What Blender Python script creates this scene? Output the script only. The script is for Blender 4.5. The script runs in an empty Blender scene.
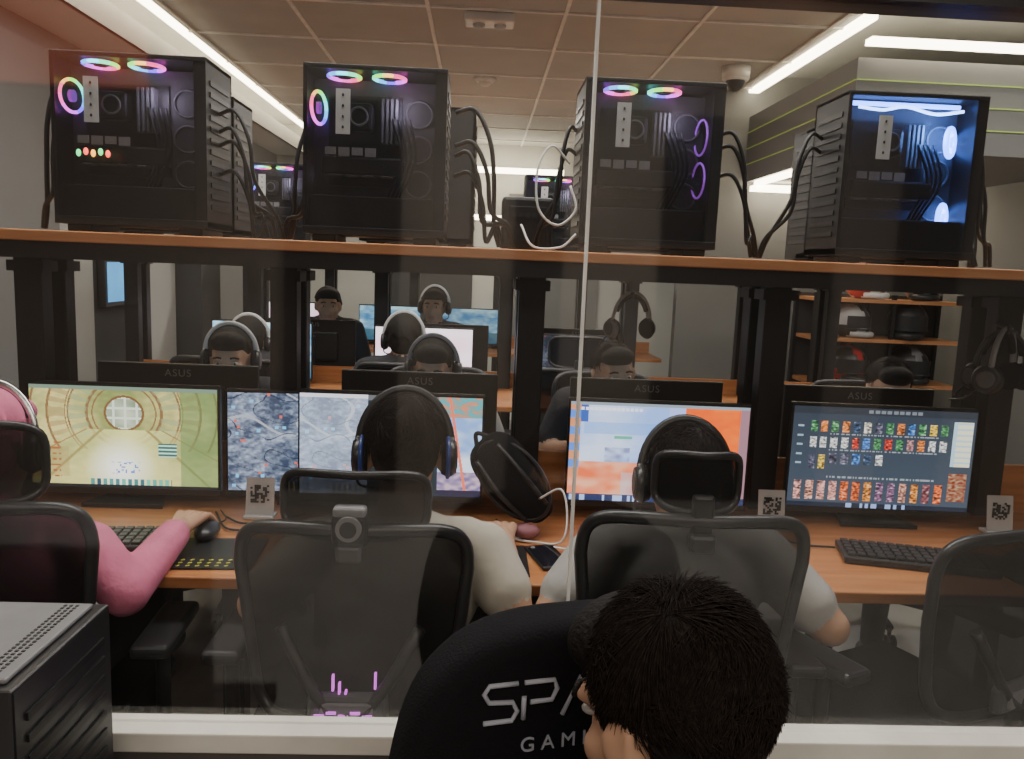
import bpy, bmesh, random, math
import numpy as np
from mathutils import Matrix, Vector, Euler, noise
from math import radians, sin, cos, pi
random.seed(4)
COL=bpy.context.scene.collection

# ---------------------------------------------------------------- materials
def mat(name,col,rough=.6,metal=0.,emit=0.,ecol=None,var=.12,nscale=12.,bump=0.,bscale=60.,spec=.5):
    m=bpy.data.materials.new(name); m.use_nodes=True
    nt=m.node_tree; b=nt.nodes['Principled BSDF']
    tc=nt.nodes.new('ShaderNodeTexCoord')
    nz=nt.nodes.new('ShaderNodeTexNoise'); nz.inputs['Scale'].default_value=nscale; nz.inputs['Detail'].default_value=4
    nt.links.new(tc.outputs['Object'],nz.inputs['Vector'])
    rp=nt.nodes.new('ShaderNodeValToRGB')
    lo=[max(0,c*(1-var)) for c in col]; hi=[min(1,c*(1+var)) for c in col]
    rp.color_ramp.elements[0].position=.3; rp.color_ramp.elements[1].position=.7
    rp.color_ramp.elements[0].color=(*lo,1); rp.color_ramp.elements[1].color=(*hi,1)
    nt.links.new(nz.outputs['Fac'],rp.inputs['Fac']); nt.links.new(rp.outputs['Color'],b.inputs['Base Color'])
    b.inputs['Roughness'].default_value=rough; b.inputs['Metallic'].default_value=metal
    b.inputs['Specular IOR Level'].default_value=spec
    if emit>0:
        b.inputs['Emission Color'].default_value=(*(ecol or col),1); b.inputs['Emission Strength'].default_value=emit
    if bump>0:
        n2=nt.nodes.new('ShaderNodeTexNoise'); n2.inputs['Scale'].default_value=bscale
        nt.links.new(tc.outputs['Object'],n2.inputs['Vector'])
        bp=nt.nodes.new('ShaderNodeBump'); bp.inputs['Strength'].default_value=bump; bp.inputs['Distance'].default_value=.01
        nt.links.new(n2.outputs['Fac'],bp.inputs['Height']); nt.links.new(bp.outputs['Normal'],b.inputs['Normal'])
    return m
def glassy(name,tint,refl,mixdiff=0.,dcol=(.02,.02,.02),rough=.02):
    m=bpy.data.materials.new(name); m.use_nodes=True; nt=m.node_tree; nt.nodes.clear()
    o=nt.nodes.new('ShaderNodeOutputMaterial'); t=nt.nodes.new('ShaderNodeBsdfTransparent'); t.inputs[0].default_value=(*tint,1)
    g=nt.nodes.new('ShaderNodeBsdfGlossy'); g.inputs['Roughness'].default_value=rough
    d=nt.nodes.new('ShaderNodeBsdfDiffuse'); d.inputs[0].default_value=(*dcol,1)
    m1=nt.nodes.new('ShaderNodeMixShader'); m1.inputs[0].default_value=mixdiff
    m2=nt.nodes.new('ShaderNodeMixShader'); m2.inputs[0].default_value=refl
    nt.links.new(t.outputs[0],m1.inputs[1]); nt.links.new(d.outputs[0],m1.inputs[2])
    nt.links.new(m1.outputs[0],m2.inputs[1]); nt.links.new(g.outputs[0],m2.inputs[2]); nt.links.new(m2.outputs[0],o.inputs[0])
    return m
def wood(name,c1,c2,scale=3):
    m=mat(name,c1,.4)
    nt=m.node_tree; b=nt.nodes['Principled BSDF']
    tc=nt.nodes.new('ShaderNodeTexCoord'); mp=nt.nodes.new('ShaderNodeMapping'); mp.inputs['Scale'].default_value=(scale*.5,scale*6,scale*6)
    nz=nt.nodes.new('ShaderNodeTexNoise'); nz.inputs['Scale'].default_value=3; nz.inputs['Detail'].default_value=6
    rp=nt.nodes.new('ShaderNodeValToRGB'); rp.color_ramp.elements[0].position=.35; rp.color_ramp.elements[1].position=.7
    rp.color_ramp.elements[0].color=(*c1,1); rp.color_ramp.elements[1].color=(*c2,1)
    nt.links.new(tc.outputs['Object'],mp.inputs[0]); nt.links.new(mp.outputs[0],nz.inputs['Vector']); nt.links.new(nz.outputs['Fac'],rp.inputs[0]); nt.links.new(rp.outputs[0],b.inputs['Base Color'])
    return m
def vcol_emit(name,strength):
    m=bpy.data.materials.new(name); m.use_nodes=True; nt=m.node_tree; b=nt.nodes['Principled BSDF']
    a=nt.nodes.new('ShaderNodeAttribute'); a.attribute_name='Col'
    b.inputs['Base Color'].default_value=(.01,.01,.01,1); b.inputs['Roughness'].default_value=.35
    nt.links.new(a.outputs['Color'],b.inputs['Emission Color']); b.inputs['Emission Strength'].default_value=strength
    return m

M_black=mat('black_plastic',(.012,.012,.013),.45)
M_black2=mat('black_satin',(.020,.020,.022),.35)
M_metal=mat('black_steel',(.022,.022,.024),.4,.4)
M_inner=mat('case_interior',(.08,.08,.085),.5)
M_grey=mat('grey_plastic',(.20,.20,.21),.45)
M_dgrey=mat('dark_grey_plastic',(.07,.07,.075),.45)
M_lgrey=mat('light_grey_plastic',(.48,.48,.48),.4)
M_white=mat('white_plastic',(.75,.74,.72),.4)
M_chrome=mat('steel_bright',(.6,.6,.6),.25,1.)
M_fabric=mat('black_fabric',(.011,.011,.013),.95,bump=.3,bscale=300,spec=.15)
M_mesh=glassy('chair_mesh',(.6,.6,.6),.01,.90,(.006,.006,.007),.4)
M_mesh2=glassy('chair_mesh_open',(.6,.6,.6),.01,.74,(.006,.006,.007),.4)
M_wall=mat('wall_grey',(.19,.19,.185),.8,var=.06,nscale=2,bump=.05)
M_walld=mat('wall_dark',(.045,.047,.05),.8,var=.1,nscale=2)
M_wallf=mat('wall_brown_grey',(.09,.08,.07),.8,var=.1,nscale=2)
M_lobby=mat('wall_lobby_paint',(.42,.38,.34),.8,var=.1,nscale=2)
M_hazered=mat('added_red_glow',(.7,.2,.12),.6,emit=.9,ecol=(.9,.25,.14),var=.2,nscale=1.5)
M_wall2=mat('wall_light',(.50,.50,.47),.8,var=.05,nscale=2)
M_ceil=mat('ceiling_tile',(.48,.48,.46),.9,var=.05,nscale=5,bump=.05)
M_tbar=mat('ceiling_tbar',(.82,.82,.78),.6)
M_floor=mat('floor_vinyl',(.46,.46,.45),.3,var=.12,nscale=6)
M_sill=mat('sill_white',(.80,.78,.70),.5,var=.10,nscale=8)
M_wood=wood('desk_laminate',(.40,.15,.05),(.56,.24,.09))
M_wood2=wood('shelf_laminate',(.50,.21,.08),(.62,.29,.13))
M_cove=mat('led_cove',(1,.85,.6),emit=15,ecol=(1,.88,.66),var=0)
M_panel=mat('led_panel',(1,.97,.9),emit=5,ecol=(1,.97,.92),var=0)
M_green=mat('led_green',(.4,.6,.1),emit=.20,ecol=(.5,.6,.15),var=0)
M_skin=mat('skin',(.48,.28,.18),.55,var=.08)
M_skin2=mat('skin_tan',(.38,.22,.14),.55,var=.08)
M_lip=mat('lip',(.34,.14,.10),.5)
M_eye=mat('eye_white',(.4,.38,.36),.3); M_iris=mat('iris',(.02,.012,.01),.2)
M_hair=mat('hair_black',(.010,.008,.007),.7,bump=.4,bscale=160,spec=.2)
M_strand=mat('hair_strand',(.018,.013,.011),.7,var=.5,nscale=200,spec=.12)
M_pants=mat('trousers_dark',(.02,.022,.03),.85)
M_pink=mat('hoodie_pink',(.60,.16,.27),.9,bump=.25,bscale=60)
M_cream=mat('shirt_cream',(.48,.44,.37),.9,bump=.2,bscale=30)
M_gshirt=mat('shirt_grey',(.40,.39,.37),.9,bump=.2,bscale=30)
M_dshirt=mat('shirt_dark',(.03,.03,.035),.9,bump=.3,bscale=60)
M_shoe=mat('shoe',(.05,.05,.05),.6)
M_blue=mat('headset_blue',(.02,.04,.16),.35,emit=.04,ecol=(.05,.15,.8))
M_txt=mat('print_grey',(.42,.45,.52),.5)
M_yel=mat('pad_yellow',(.40,.40,.06),.6)
M_red=mat('helmet_red',(.5,.03,.03),.25)
M_caseglass=glassy('case_glass',(.82,.82,.84),.035,.05,(.03,.03,.034),.06)
M_winglass=glassy('window_glass',(.96,.96,.95),.075,.008,(.5,.45,.40),.04)  # slight warm diffuse share puts a veil of haze into the pane
def hsv(h,s=1,v=1):
    import colorsys; return colorsys.hsv_to_rgb(h%1,s,v)
HUES=(.93,.86,.78,.68,.60,.52,.40,.30,.08,.97)
M_rb=[mat('rgb_%d'%i,hsv(HUES[i]),emit=5,ecol=hsv(HUES[i],.9),var=0) for i in range(10)]
M_ledblue=mat('led_blue',(.1,.3,1),emit=16,ecol=(.10,.25,1),var=0)
M_ledcy=mat('led_ice',(.5,.7,1),emit=14,ecol=(.30,.5,1),var=0)
M_ledpur=mat('led_purple',(.5,.15,1),emit=.7,ecol=(.45,.10,.8),var=0)
M_ledred=mat('led_red',(1,.1,.1),emit=4,ecol=(1,.08,.05),var=0)
M_ledgrn=mat('led_grn',(.1,1,.3),emit=2.5,ecol=(.1,1,.3),var=0)
M_ledor=mat('led_orange',(1,.5,.1),emit=4,ecol=(1,.4,.05),var=0)
M_reflpk=mat('pink_reflection',(1,.1,.5),emit=1.6,ecol=(.6,.10,.8),var=0)
M_screen=vcol_emit('screen_image',2.05)

# ---------------------------------------------------------------- mesh builder
def align(d):
    d=Vector(d).normalized(); return d.to_track_quat('Z','Y').to_matrix().to_4x4()
class MB:
    def __init__(s): s.bm=bmesh.new(); s.mats=[]
    def mi(s,m):
        if m not in s.mats: s.mats.append(m)
        return s.mats.index(m)
    def add(s,t,m,M=None,smooth=False,flatcap=False):
        i=s.mi(m) if m else None
        if M is not None: t.transform(M)
        for f in t.faces:
            if i is not None: f.material_index=i
            f.smooth=smooth and not (flatcap and len(f.verts)>4)
        me=bpy.data.meshes.new('t'); t.to_mesh(me); t.free(); s.bm.from_mesh(me); bpy.data.meshes.remove(me)
    def box(s,c,sz,m,rot=(0,0,0),bev=0.,seg=2):
        t=bmesh.new(); bmesh.ops.create_cube(t,size=1); bmesh.ops.scale(t,vec=sz,verts=t.verts)
        if bev>0: bmesh.ops.bevel(t,geom=t.edges[:],offset=min(bev,min(sz)*.45),segments=seg,affect='EDGES',profile=.5)
        s.add(t,m,Matrix.Translation(c)@Euler(rot).to_matrix().to_4x4())
    def b2(s,x0,x1,y0,y1,z0,z1,m,bev=0.):
        s.box(((x0+x1)/2,(y0+y1)/2,(z0+z1)/2),(abs(x1-x0),abs(y1-y0),abs(z1-z0)),m,bev=bev)
    def cyl(s,p0,p1,r0,r1,m,seg=20):
        p0=Vector(p0);p1=Vector(p1); t=bmesh.new()
        bmesh.ops.create_cone(t,cap_ends=True,segments=seg,radius1=r0,radius2=r1,depth=(p1-p0).length)
        s.add(t,m,Matrix.Translation((p0+p1)/2)@align(p1-p0),True,True)
    def ell(s,c,r,m,rot=(0,0,0),u=20,v=12):
        t=bmesh.new(); bmesh.ops.create_uvsphere(t,u_segments=u,v_segments=v,radius=1)
        s.add(t,m,Matrix.Translation(c)@Euler(rot).to_matrix().to_4x4()@Matrix.Diagonal((*r,1)),True)
    def tube(s,pts,r,m,seg=8,closed=False,flat=1.):
        pts=[Vector(p) for p in pts]; n=len(pts); t=bmesh.new(); rings=[]
        prev=None
        for i,p in enumerate(pts):
            a=pts[(i-1)%n] if (closed or i>0) else p; b=pts[(i+1)%n] if (closed or i<n-1) else p
            d=(b-a).normalized()
            if prev is None:
                x=d.cross(Vector((0,1,.01))); 
                if x.length<.1: x=d.cross(Vector((1,0,0)))
            else: x=prev-d*prev.dot(d)
            x.normalize(); prev=x; y=d.cross(x)
            rr=r[i] if isinstance(r,(list,tuple)) else r
            rings.append([t.verts.new(p+x*rr*cos(2*pi*k/seg)+y*rr*flat*sin(2*pi*k/seg)) for k in range(seg)])
        for i in range(n if closed else n-1):
            A=rings[i];B=rings[(i+1)%n]
            for k in range(seg):
                t.faces.new((A[k],A[(k+1)%seg],B[(k+1)%seg],B[k]))
        if not closed: t.faces.new(rings[0][::-1]); t.faces.new(rings[-1])
        bmesh.ops.recalc_face_normals(t,faces=t.faces[:])
        s.add(t,m,None,True,seg>4)
    def ring(s,c,R,r,m,axis=(0,0,1),n=30,a0=0,a1=2*pi,seg=8,flat=1.):
        A=align(axis).to_3x3(); full=abs(a1-a0-2*pi)<1e-4
        k=n if full else n+1
        s.tube([Vector(c)+A@Vector((R*cos(a0+(a1-a0)*i/n),R*sin(a0+(a1-a0)*i/n),0)) for i in range(k)],r,m,seg,full,flat)
    def rainbow(s,c,R,r,axis,n=30,sh=0):
        A=align(axis).to_3x3()
        for i in range(10):
            a0=2*pi*i/10;a1=2*pi*(i+1.05)/10
            s.tube([Vector(c)+A@Vector((R*cos(a0+(a1-a0)*j/4),R*sin(a0+(a1-a0)*j/4),0)) for j in range(5)],r,M_rb[(i+sh)%10],6)
    def prism(s,poly,depth,m,M,bev=0.,smooth=False):
        t=bmesh.new(); vs=[t.verts.new((x,y,0)) for x,y in poly]; f=t.faces.new(vs)
        e=bmesh.ops.extrude_face_region(t,geom=[f]); vv=[g for g in e['geom'] if isinstance(g,bmesh.types.BMVert)]
        bmesh.ops.translate(t,vec=(0,0,depth),verts=vv); bmesh.ops.recalc_face_normals(t,faces=t.faces[:])
        if bev>0:
            ed=[e for e in t.edges if abs(e.verts[0].co.z-e.verts[1].co.z)<1e-5]
            bmesh.ops.bevel(t,geom=ed,offset=bev,segments=3,affect='EDGES',profile=.5)
        s.add(t,m,M,smooth,True)
    def surf(s,fn,nu,nv,m,smooth=True):
        t=bmesh.new(); g=[[t.verts.new(fn(i/nu,j/nv)) for j in range(nv+1)] for i in range(nu+1)]
        for i in range(nu):
            for j in range(nv): t.faces.new((g[i][j],g[i+1][j],g[i+1][j+1],g[i][j+1]))
        s.add(t,m,None,smooth)
    def done(s,name,loc=(0,0,0),rot=(0,0,0),parent=None):
        me=bpy.data.meshes.new(name); s.bm.to_mesh(me); s.bm.free()
        for m in s.mats: me.materials.append(m)
        o=bpy.data.objects.new(name,me); COL.objects.link(o); o.location=loc; o.rotation_euler=rot
        if parent: o.parent=parent
        return o
def catmull(P,n=8):
    P=[Vector(p) for p in P]; Q=[P[0]*2-P[1]]+P+[P[-1]*2-P[-2]]; out=[]
    for i in range(1,len(Q)-2):
        for k in range(n):
            t=k/n;a,b,c,d=Q[i-1:i+3]
            out.append(.5*((2*b)+(c-a)*t+(2*a-5*b+4*c-d)*t*t+(3*b-a-3*c+d)*t**3))
    out.append(P[-1]); return out

# ---------------------------------------------------------------- room
XL,XR,YF,YB,ZC=-2.4,3.7,1.2,9.6,2.85
def room():
    b=MB(); b.b2(-4.6,XR+.1,-2.7,1.1,-.1,0,M_floor); b.b2(XL-.1,XR+.1,1.1,YB+.1,-.1,0,M_floor); b.done('floor')
    b=MB(); b.b2(-1.9,1.98,YF-.1,YB+.1,ZC,ZC+.1,M_ceil)
    b.b2(XL-.1,-1.9,YF-.1,YB+.1,ZC+.12,ZC+.2,M_ceil); b.b2(1.98,XR+.1,YF-.1,YB+.1,ZC+.12,ZC+.2,M_ceil)
    b.b2(-4.6,XR+.1,-2.6,YF-.1,ZC+.12,ZC+.2,M_ceil)
    b.done('ceiling')
    b=MB()
    for x in (-1.86,-1.1,-.34,.42,1.18,1.9): b.b2(x-.010,x+.010,YF+.1,YB,ZC-.012,ZC-.001,M_tbar)
    y=1.6
    while y<9.5: b.b2(-1.9,1.98,y-.010,y+.010,ZC-.010,ZC-.0005,M_tbar); y+=.76
    b.done('trim_1')
    b=MB(); b.b2(XL-.1,XL,YF-.1,YB,0,ZC+.12,M_wall)
    b.b2(XL,XL+.05,4.0,4.62,0,2.5,M_wall); b.b2(XL,XL+.02,4.62,5.05,0,2.5,M_wall2)
    b.b2(XL,XL+.01,5.05,5.7,0,2.3,M_walld); b.b2(XL,XL+.07,5.7,6.25,0,2.5,M_wall2)
    b.b2(XL,XL+.25,6.3,6.75,0,2.6,M_walld)
    b.done('wall_left')
    b=MB(); b.b2(XL+.002,-2.02,YF+.1,YB-.01,2.62,2.68,M_wall2); b.b2(-2.05,-2.02,YF+.1,YB-.01,2.62,2.76,M_wall2); b.done('soffit_left')
    b=MB(); b.b2(-2.0,-1.905,1.35,YB-.1,2.86,2.90,M_cove); b.b2(XL+.03,XL+.07,1.35,YB-.1,2.685,2.70,M_cove); b.done('cove_light')
    b=MB(); b.b2(XR,XR+.1,YF-.1,YB,0,ZC+.12,M_wall); b.done('wall_right')
    b=MB(); b.b2(1.55,XR,6.3,6.4,0,ZC+.12,M_wall); b.done('wall_partition')
    b=MB(); b.b2(XL,XR,YB,YB+.1,0,ZC+.12,M_wall2); 
    b.b2(-1.2,-.1,YB-.03,YB,0,2.2,M_walld); b.b2(.3,1.4,YB-.03,YB,0,2.3,M_wall)
    b.done('wall_back')
    b=MB(); b.b2(2.02,XR-.002,4.5,6.295,2.17,2.66,M_wall)
    for z in (2.30,2.42,2.54): b.b2(2.012,2.0195,4.5,6.29,z,z+.005,M_green)
    for z in (2.30,2.42,2.54): b.b2(2.02,XR-.01,4.49,4.498,z,z+.005,M_green)
    b.done('soffit_right')
    b=MB(); b.b2(1.985,2.06,4.4,6.25,2.83,2.87,M_cove); b.b2(2.05,3.6,4.42,4.50,2.72,2.75,M_cove); b.b2(2.05,3.5,6.1,6.25,2.10,2.14,M_cove); b.b2(2.03,2.08,4.7,6.1,2.13,2.165,M_cove); b.done('cove_light')
    b=MB(); b.b2(-.3,.9,9.3,9.36,2.5,2.56,M_cove); b.b2(-.5,.5,8.9,9.0,1.95,2.0,M_cove); b.done('cove_light')
    b=MB(); b.b2(XL,XR,1.17,1.23,0,.683,M_wallf); b.done('wall_front')
    b=MB(); b.b2(XL,XR,1.165,1.222,.683,.716,M_sill,bev=.003); b.done('trim_2')
    b=MB(); b.b2(XL,XR,1.19,1.25,1.86,ZC+.1,M_walld); b.b2(XL,XR,1.185,1.25,1.848,1.86,M_metal); b.done('wall_front_header')
    b=MB(); b.b2(XL,.153,1.196,1.204,.716,1.848,M_winglass); b.b2(.157,XR,1.196,1.204,.716,1.848,M_winglass)
    b.b2(.1530,.1570,1.193,1.207,.716,1.848,M_tbar); b.done('window_1')
    b=MB(); b.b2(-4.6,XR+.1,-2.7,-2.6,0,ZC+.2,M_lobby)
    for x0,x1,mm in ((-1.2,-.5,M_walld),(.2,.5,M_walld),(1.1,2.2,M_walld),(2.6,3.0,M_walld)): b.b2(x0,x1,-2.6,-2.57,0,2.4,mm)
    b.done('wall_lobby')
    b=MB(); b.b2(-4.4,-2.0,-2.6,-2.56,2.4,2.93,M_hazered); b.b2(-4.42,-1.98,-2.6,-2.57,2.38,2.40,M_metal); b.done('added_red_haze_panel')  # unseen glowing panel, added so the window reflects a reddish haze
    b=MB(); b.b2(-.14,.14,4.68,4.84,2.80,2.848,M_white,bev=.01); b.ell((-.06,4.76,2.795),(.035,.035,.02),M_lgrey); b.ell((.06,4.76,2.795),(.035,.035,.02),M_lgrey); b.done('emergency_light')
    b=MB(); b.cyl((1.68,5.6,2.77),(1.68,5.6,2.85),.09,.095,M_white); b.ell((1.68,5.6,2.765),(.065,.065,.075),M_black2); b.ring((1.68,5.6,2.77),.07,.014,M_white); b.done('dome_camera')
    b=MB(); b.cyl((-.02,6.3,2.82),(-.02,6.3,2.85),.06,.09,M_white); b.ell((-.02,6.3,2.82),(.05,.05,.03),M_white); b.done('smoke_detector')
    b=MB(); b.b2(XL+.02,XL+.07,5.1,5.65,1.1,1.55,M_black,bev=.005); b.b2(XL+.07,XL+.074,5.13,5.62,1.13,1.38,mat('tv_img',(.1,.4,.8),emit=1.2,ecol=(.1,.4,.8),nscale=3,var=.5)); b.done('wall_tv')
    for x,y in ((-1.2,2.4),(0.1,2.2),(1.4,2.4),(-.9,3.8),(1.0,3.8)):
        b=MB(); b.b2(x-.3,x+.3,y-.15,y+.15,2.83,2.848,M_white); b.b2(x-.28,x+.28,y-.13,y+.13,2.822,2.829,M_panel); b.done('ceiling_panel_light')
room()

# ---------------------------------------------------------------- desks / shelves
def desk(y0,y1,x1=2.1,fz=.84):
    b=MB(); b.b2(-2.0,x1,y0,y1,.722,.75,M_wood,bev=.004)
    ym=(y0+y1)/2
    b.b2(-2.0,x1,ym-.012,ym+.012,.75,fz,M_wood)
    for x in (-1.95,-1.27,-.56,.15,.87,1.57,2.05):
        if x>x1: continue
        b.b2(x-.025,x+.025,y0+.12,y1-.12,.68,.72,M_metal)
        for y in (y0+.15,y1-.15): b.b2(x-.025,x+.025,y-.025,y+.025,0,.72,M_metal)
    return b.done('gaming_desk')
def shelf(y0,y1,post_y,x1=2.1):
    b=MB(); b.b2(-2.0,x1,y0,y1,1.468,1.495,M_wood2,bev=.003); b.b2(-2.0,x1,y0+.02,y1-.03,1.425,1.468,M_metal)
    for x in (-1.95,-1.27,-.56,.15,.87,1.57,2.05):
        if x>x1: continue
        for py in post_y:
            b.b2(x-.038,x+.038,py-.03,py+.03,.752,1.425,M_metal,bev=.004)
            b.box((x,py,1.40),(.10,.08,.03),M_metal)
    return b.done('equipment_shelf')
desk(1.70,3.06,fz=.90); shelf(2.05,2.88,(2.34,2.47))
desk(3.98,5.3); shelf(4.25,5.05,(4.6,4.72))
desk(6.45,7.5,1.5); shelf(6.5,7.3,(6.85,6.97),1.5)

# ---------------------------------------------------------------- screen images
def lerp(a,b,t): t=max(0,min(1,t)); return tuple(a[i]*(1-t)+b[i]*t for i in range(3))
def nz(s,t,k,o=0): return noise.noise(Vector((s*k+o,t*k+o*.7,o)))
def h2(i,j,o=0): return (math.sin(i*12.9898+j*78.233+o*3.7)*43758.5453)%1
def img_game(s,t):
    x=s-.5;y=(t-.26)*.56
    c=lerp((.46,.50,.28),(.80,.74,.46),.5+nz(s,t,3)*.9+.3*nz(s,t,22,4))
    r=math.hypot(x,y*1.1)
    for R,w in ((.17,.004),(.2,.008),(.30,.005),(.315,.003),(.41,.007),(.50,.006)):
        if abs(r-R)<w and t<.62: c=(.46,.34,.22)
    if .2<r<.3 and t<.5 and int(math.atan2(y,x)*9)%2: c=lerp(c,(.52,.58,.42),.6)
    if .315<r<.41 and t<.5 and int(math.atan2(y,x)*14)%2: c=lerp(c,(.58,.48,.30),.6)
    if r<.095:
        c=lerp((.45,.52,.42),(.72,.75,.65),.5+nz(s,t,9))
        if int(s*80)%5==0 or int(t*50)%5==0: c=(.82,.86,.78)
    elif r<.108: c=(.42,.30,.18)
    if t>.42:
        k=(t-.42)/.58; c=lerp(c,(.86,.85,.52),1-abs(x-.02)*2.2*(1.2-k*.4))
        if abs(abs(x)-.12-.35*k)<.010: c=(.55,.50,.28)
        if abs(abs(x)-.2-.6*k)<.006: c=(.52,.40,.24)
        d=math.hypot(x+.02,(t-.8)*.6); c=lerp(c,(1,1,.96),max(0,1-d/.20)*1.3)  # glare near the bottom centre put into the screen colours
    if s>.8: c=lerp(c,(.32,.46,.26),.55)
    if s<.16 and .55<t<.93 and int(t*54)%3==0 and h2(int(s*90),int(t*54))>.4: c=(.6,.28,.16)
    if .03<s<.2 and .6<t<.9: c=lerp(c,(.60,.46,.28),.3)
    if .3<s<.75 and t>.91 and int(s*90)%3: c=lerp((.15,.25,.35),(.35,.75,.65),h2(int(s*30),1))
    if .43<s<.58 and .74<t<.86 and h2(int(s*100),int(t*60))>.78: c=(.35,.5,.8)
    if .68<s<.78 and .55<t<.68: c=(.2,.35,.33) if int(t*80)%3 else (.7,.9,.8)
    if t>.97: c=(.1,.11,.13)
    if t<.035: c=(.40,.48,.42)
    return c
def img_map(s,t):
    n=.6*nz(s,t,5)+.6*nz(s,t,14,3)+.6*nz(s,t,33,5)+.4*nz(s,t,70,8)
    c=lerp((.18,.22,.30),(.58,.63,.72),.42+n*.8)
    if abs(s-.5-.35*(t-.5)-.05*sin(t*14))<.010: c=(.62,.63,.66)
    if abs(t-.42-.3*(s-.5)+.06*sin(s*15))<.014: c=(.60,.62,.66)
    v=abs(nz(s,t,5,21))
    if v<.018: c=(.12,.15,.22)
    if h2(int(s*60),int(t*36))>.992: c=(.75,.35,.3)
    if h2(int(s*50),int(t*30),3)>.985: c=(.4,.7,.9)
    if t>.9 and .3<s<.7: c=(.15,.17,.22) if int(s*100)%3 else (.5,.45,.3)
    return c
def img_mix(s,t):
    if s<.37:
        c=img_map(s+.13,t); c=lerp(c,(.78,.84,.94),.45)
        if t<.04: c=(.85,.85,.9)
        return c
    if s<.76:
        c=(.10,.15,.18)
        if .42<s<.62 and .3<t<.8 and int(t*54)%4==0 and h2(int(s*60),int(t*54))>.35: c=(.35,.55,.55)
        if .5<s<.55 and .28<t<.48: c=(.15,.6,.55) if int(t*80)%4<2 else c
        if t<.05: c=(.35,.36,.38)
        return c
    c=lerp((.45,.60,.85),(.82,.87,.95),.5+nz(s,t,6)+.3*nz(s,t,20))
    if t<.2: c=lerp((.2,.6,.65),(.75,.45,.35),.5+nz(s,t,25)*1.5)
    if t>.75: c=lerp((.40,.35,.55),(.70,.6,.66),.5+nz(s,t,25)*1.5)
    if abs(s-.87-.1*(t-.5))<.008: c=(.9,.4,.3)
    if t>.93: c=(.12,.12,.2)
    return c
def img_fps(s,t):
    n=nz(s,t,20,6)
    if s<.64:
        c=lerp((.52,.66,.95),(.80,.86,.99),.4+nz(s,t,2.5)+.15*n)
        if .08<s<.5 and .2<t<.32: c=lerp(c,(.40,.60,.92),.5)
        if t>.60 and s<.46-.3*(t-.62): c=lerp((.90,.38,.22),(.94,.64,.50),.5+nz(s,t,9)+.3*n)
        if .3<s<.62 and t>.7: c=lerp(c,(.65,.72,.85),.5)
        if t<.2 and s<.1: c=(.2,.32,.65)
        if s<.06 and t<.75: c=(.30,.48,.85) if int(t*12)%2 else (.80,.5,.35)
        if abs(s-.3)<.002 and .25<t<.7: c=(.5,.55,.7)
        if .2<s<.34 and .45<t<.6: c=lerp(c,(.45,.50,.68),.5+n)
        if s>.55: c=lerp(c,(.72,.74,.97),.5)
        if .25<s<.35 and .33<t<.36: c=(.3,.65,.5)
        if .06<s<.4 and .05<t<.08 and int(s*120)%3: c=(.95,.95,1)
    else:
        c=lerp((.90,.28,.08),(.98,.46,.14),.5+nz(s,t,4)+.3*n)
        if abs(t-.30-.6*(s-.64))<.02: c=(.62,.18,.08)
        if t>.55: c=lerp((.78,.30,.14),(.35,.16,.12),(t-.6)*2.4)
        if .8<s<.86 and .3<t<.42: c=(.98,.75,.45)
        if s>.95: c=(.55,.4,.45)
    if t>.93: c=(.14,.18,.32)
    if t>.94 and h2(int(s*70),1)>.7: c=(.6,.7,.9)
    if t<.03: c=(.5,.55,.6)
    return c
PAL=[(.75,.2,.15),(.25,.45,.75),(.85,.7,.25),(.8,.8,.8),(.25,.5,.3),(.85,.45,.2),(.3,.3,.38),(.85,.83,.75),(.2,.28,.4),(.65,.45,.45)]
def img_launch(s,t):
    c=lerp((.17,.20,.24),(.21,.25,.30),t)
    if t<.07: return (.15,.17,.2) if not(.4<s<.7 and int(s*120)%4 and .02<t<.05) else (.4,.42,.45)
    if t>.955:
        c=(.10,.13,.18)
        if .3<s<.7 and h2(int(s*64),3)>.6: c=(.5,.6,.8)
        return c
    if s>.86:
        if .1<t<.55 and .88<s<.985: 
            return (.84,.82,.70) if (int(t*54)%3 and s>.9) else (.62,.74,.80)
        if .62<t<.9 and .88<s<.98: return lerp((.4,.15,.1),(.6,.5,.4),.5+nz(s,t,50))
        return c
    def tile(x0,x1,n,y0,y1,red=False):
        if not(x0<s<x1 and y0<t<y1): return None
        u=(s-x0)/(x1-x0)*n; k=int(u); fu=u-k; fv=(t-y0)/(y1-y0)
        if fu<.18 or fu>.82: return None
        base=PAL[int(h2(k,y0*100)*9.99)]
        if red: base=lerp(base,(.8,.22,.12),.45)
        q=.5+.6*nz(s*1.0,t,70,k+y0*10)
        return lerp(lerp(base,(.07,.07,.09),max(0,.6-q)*1.8),(.92,.9,.86),max(0,q-.65)*2)
    for a in ((.20,.86,11,.14,.25),(.20,.86,11,.30,.41),(.20,.52,5,.46,.57),(.09,.2,2,.14,.25),(.09,.2,2,.30,.41),(.09,.2,2,.48,.62)):
        q=tile(*a)
        if q: return q
    q=tile(.02,.86,13,.74,.93,True)
    if q: return q
    if .03<s<.06 and .12<t<.65 and int(t*54)%5==0: return (.5,.6,.65)
    if .2<s<.8 and (.262<t<.275 or .422<t<.435 or .69<t<.705) and h2(int(s*150),1)>.45: return (.5,.53,.56)
    return c
def img_far(s,t):
    c=lerp((.25,.5,.72),(.72,.9,.96),.5+nz(s,t,4,5)+.5*nz(s,t,12))
    if t>.7: c=lerp(c,(.15,.3,.35),.7)
    return c
def img_far2(s,t):
    c=lerp((.95,.93,.97),(.95,.70,.80),.25+nz(s,t,3,15)*.8)
    if t>.85: c=(.4,.2,.25)
    return c
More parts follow.
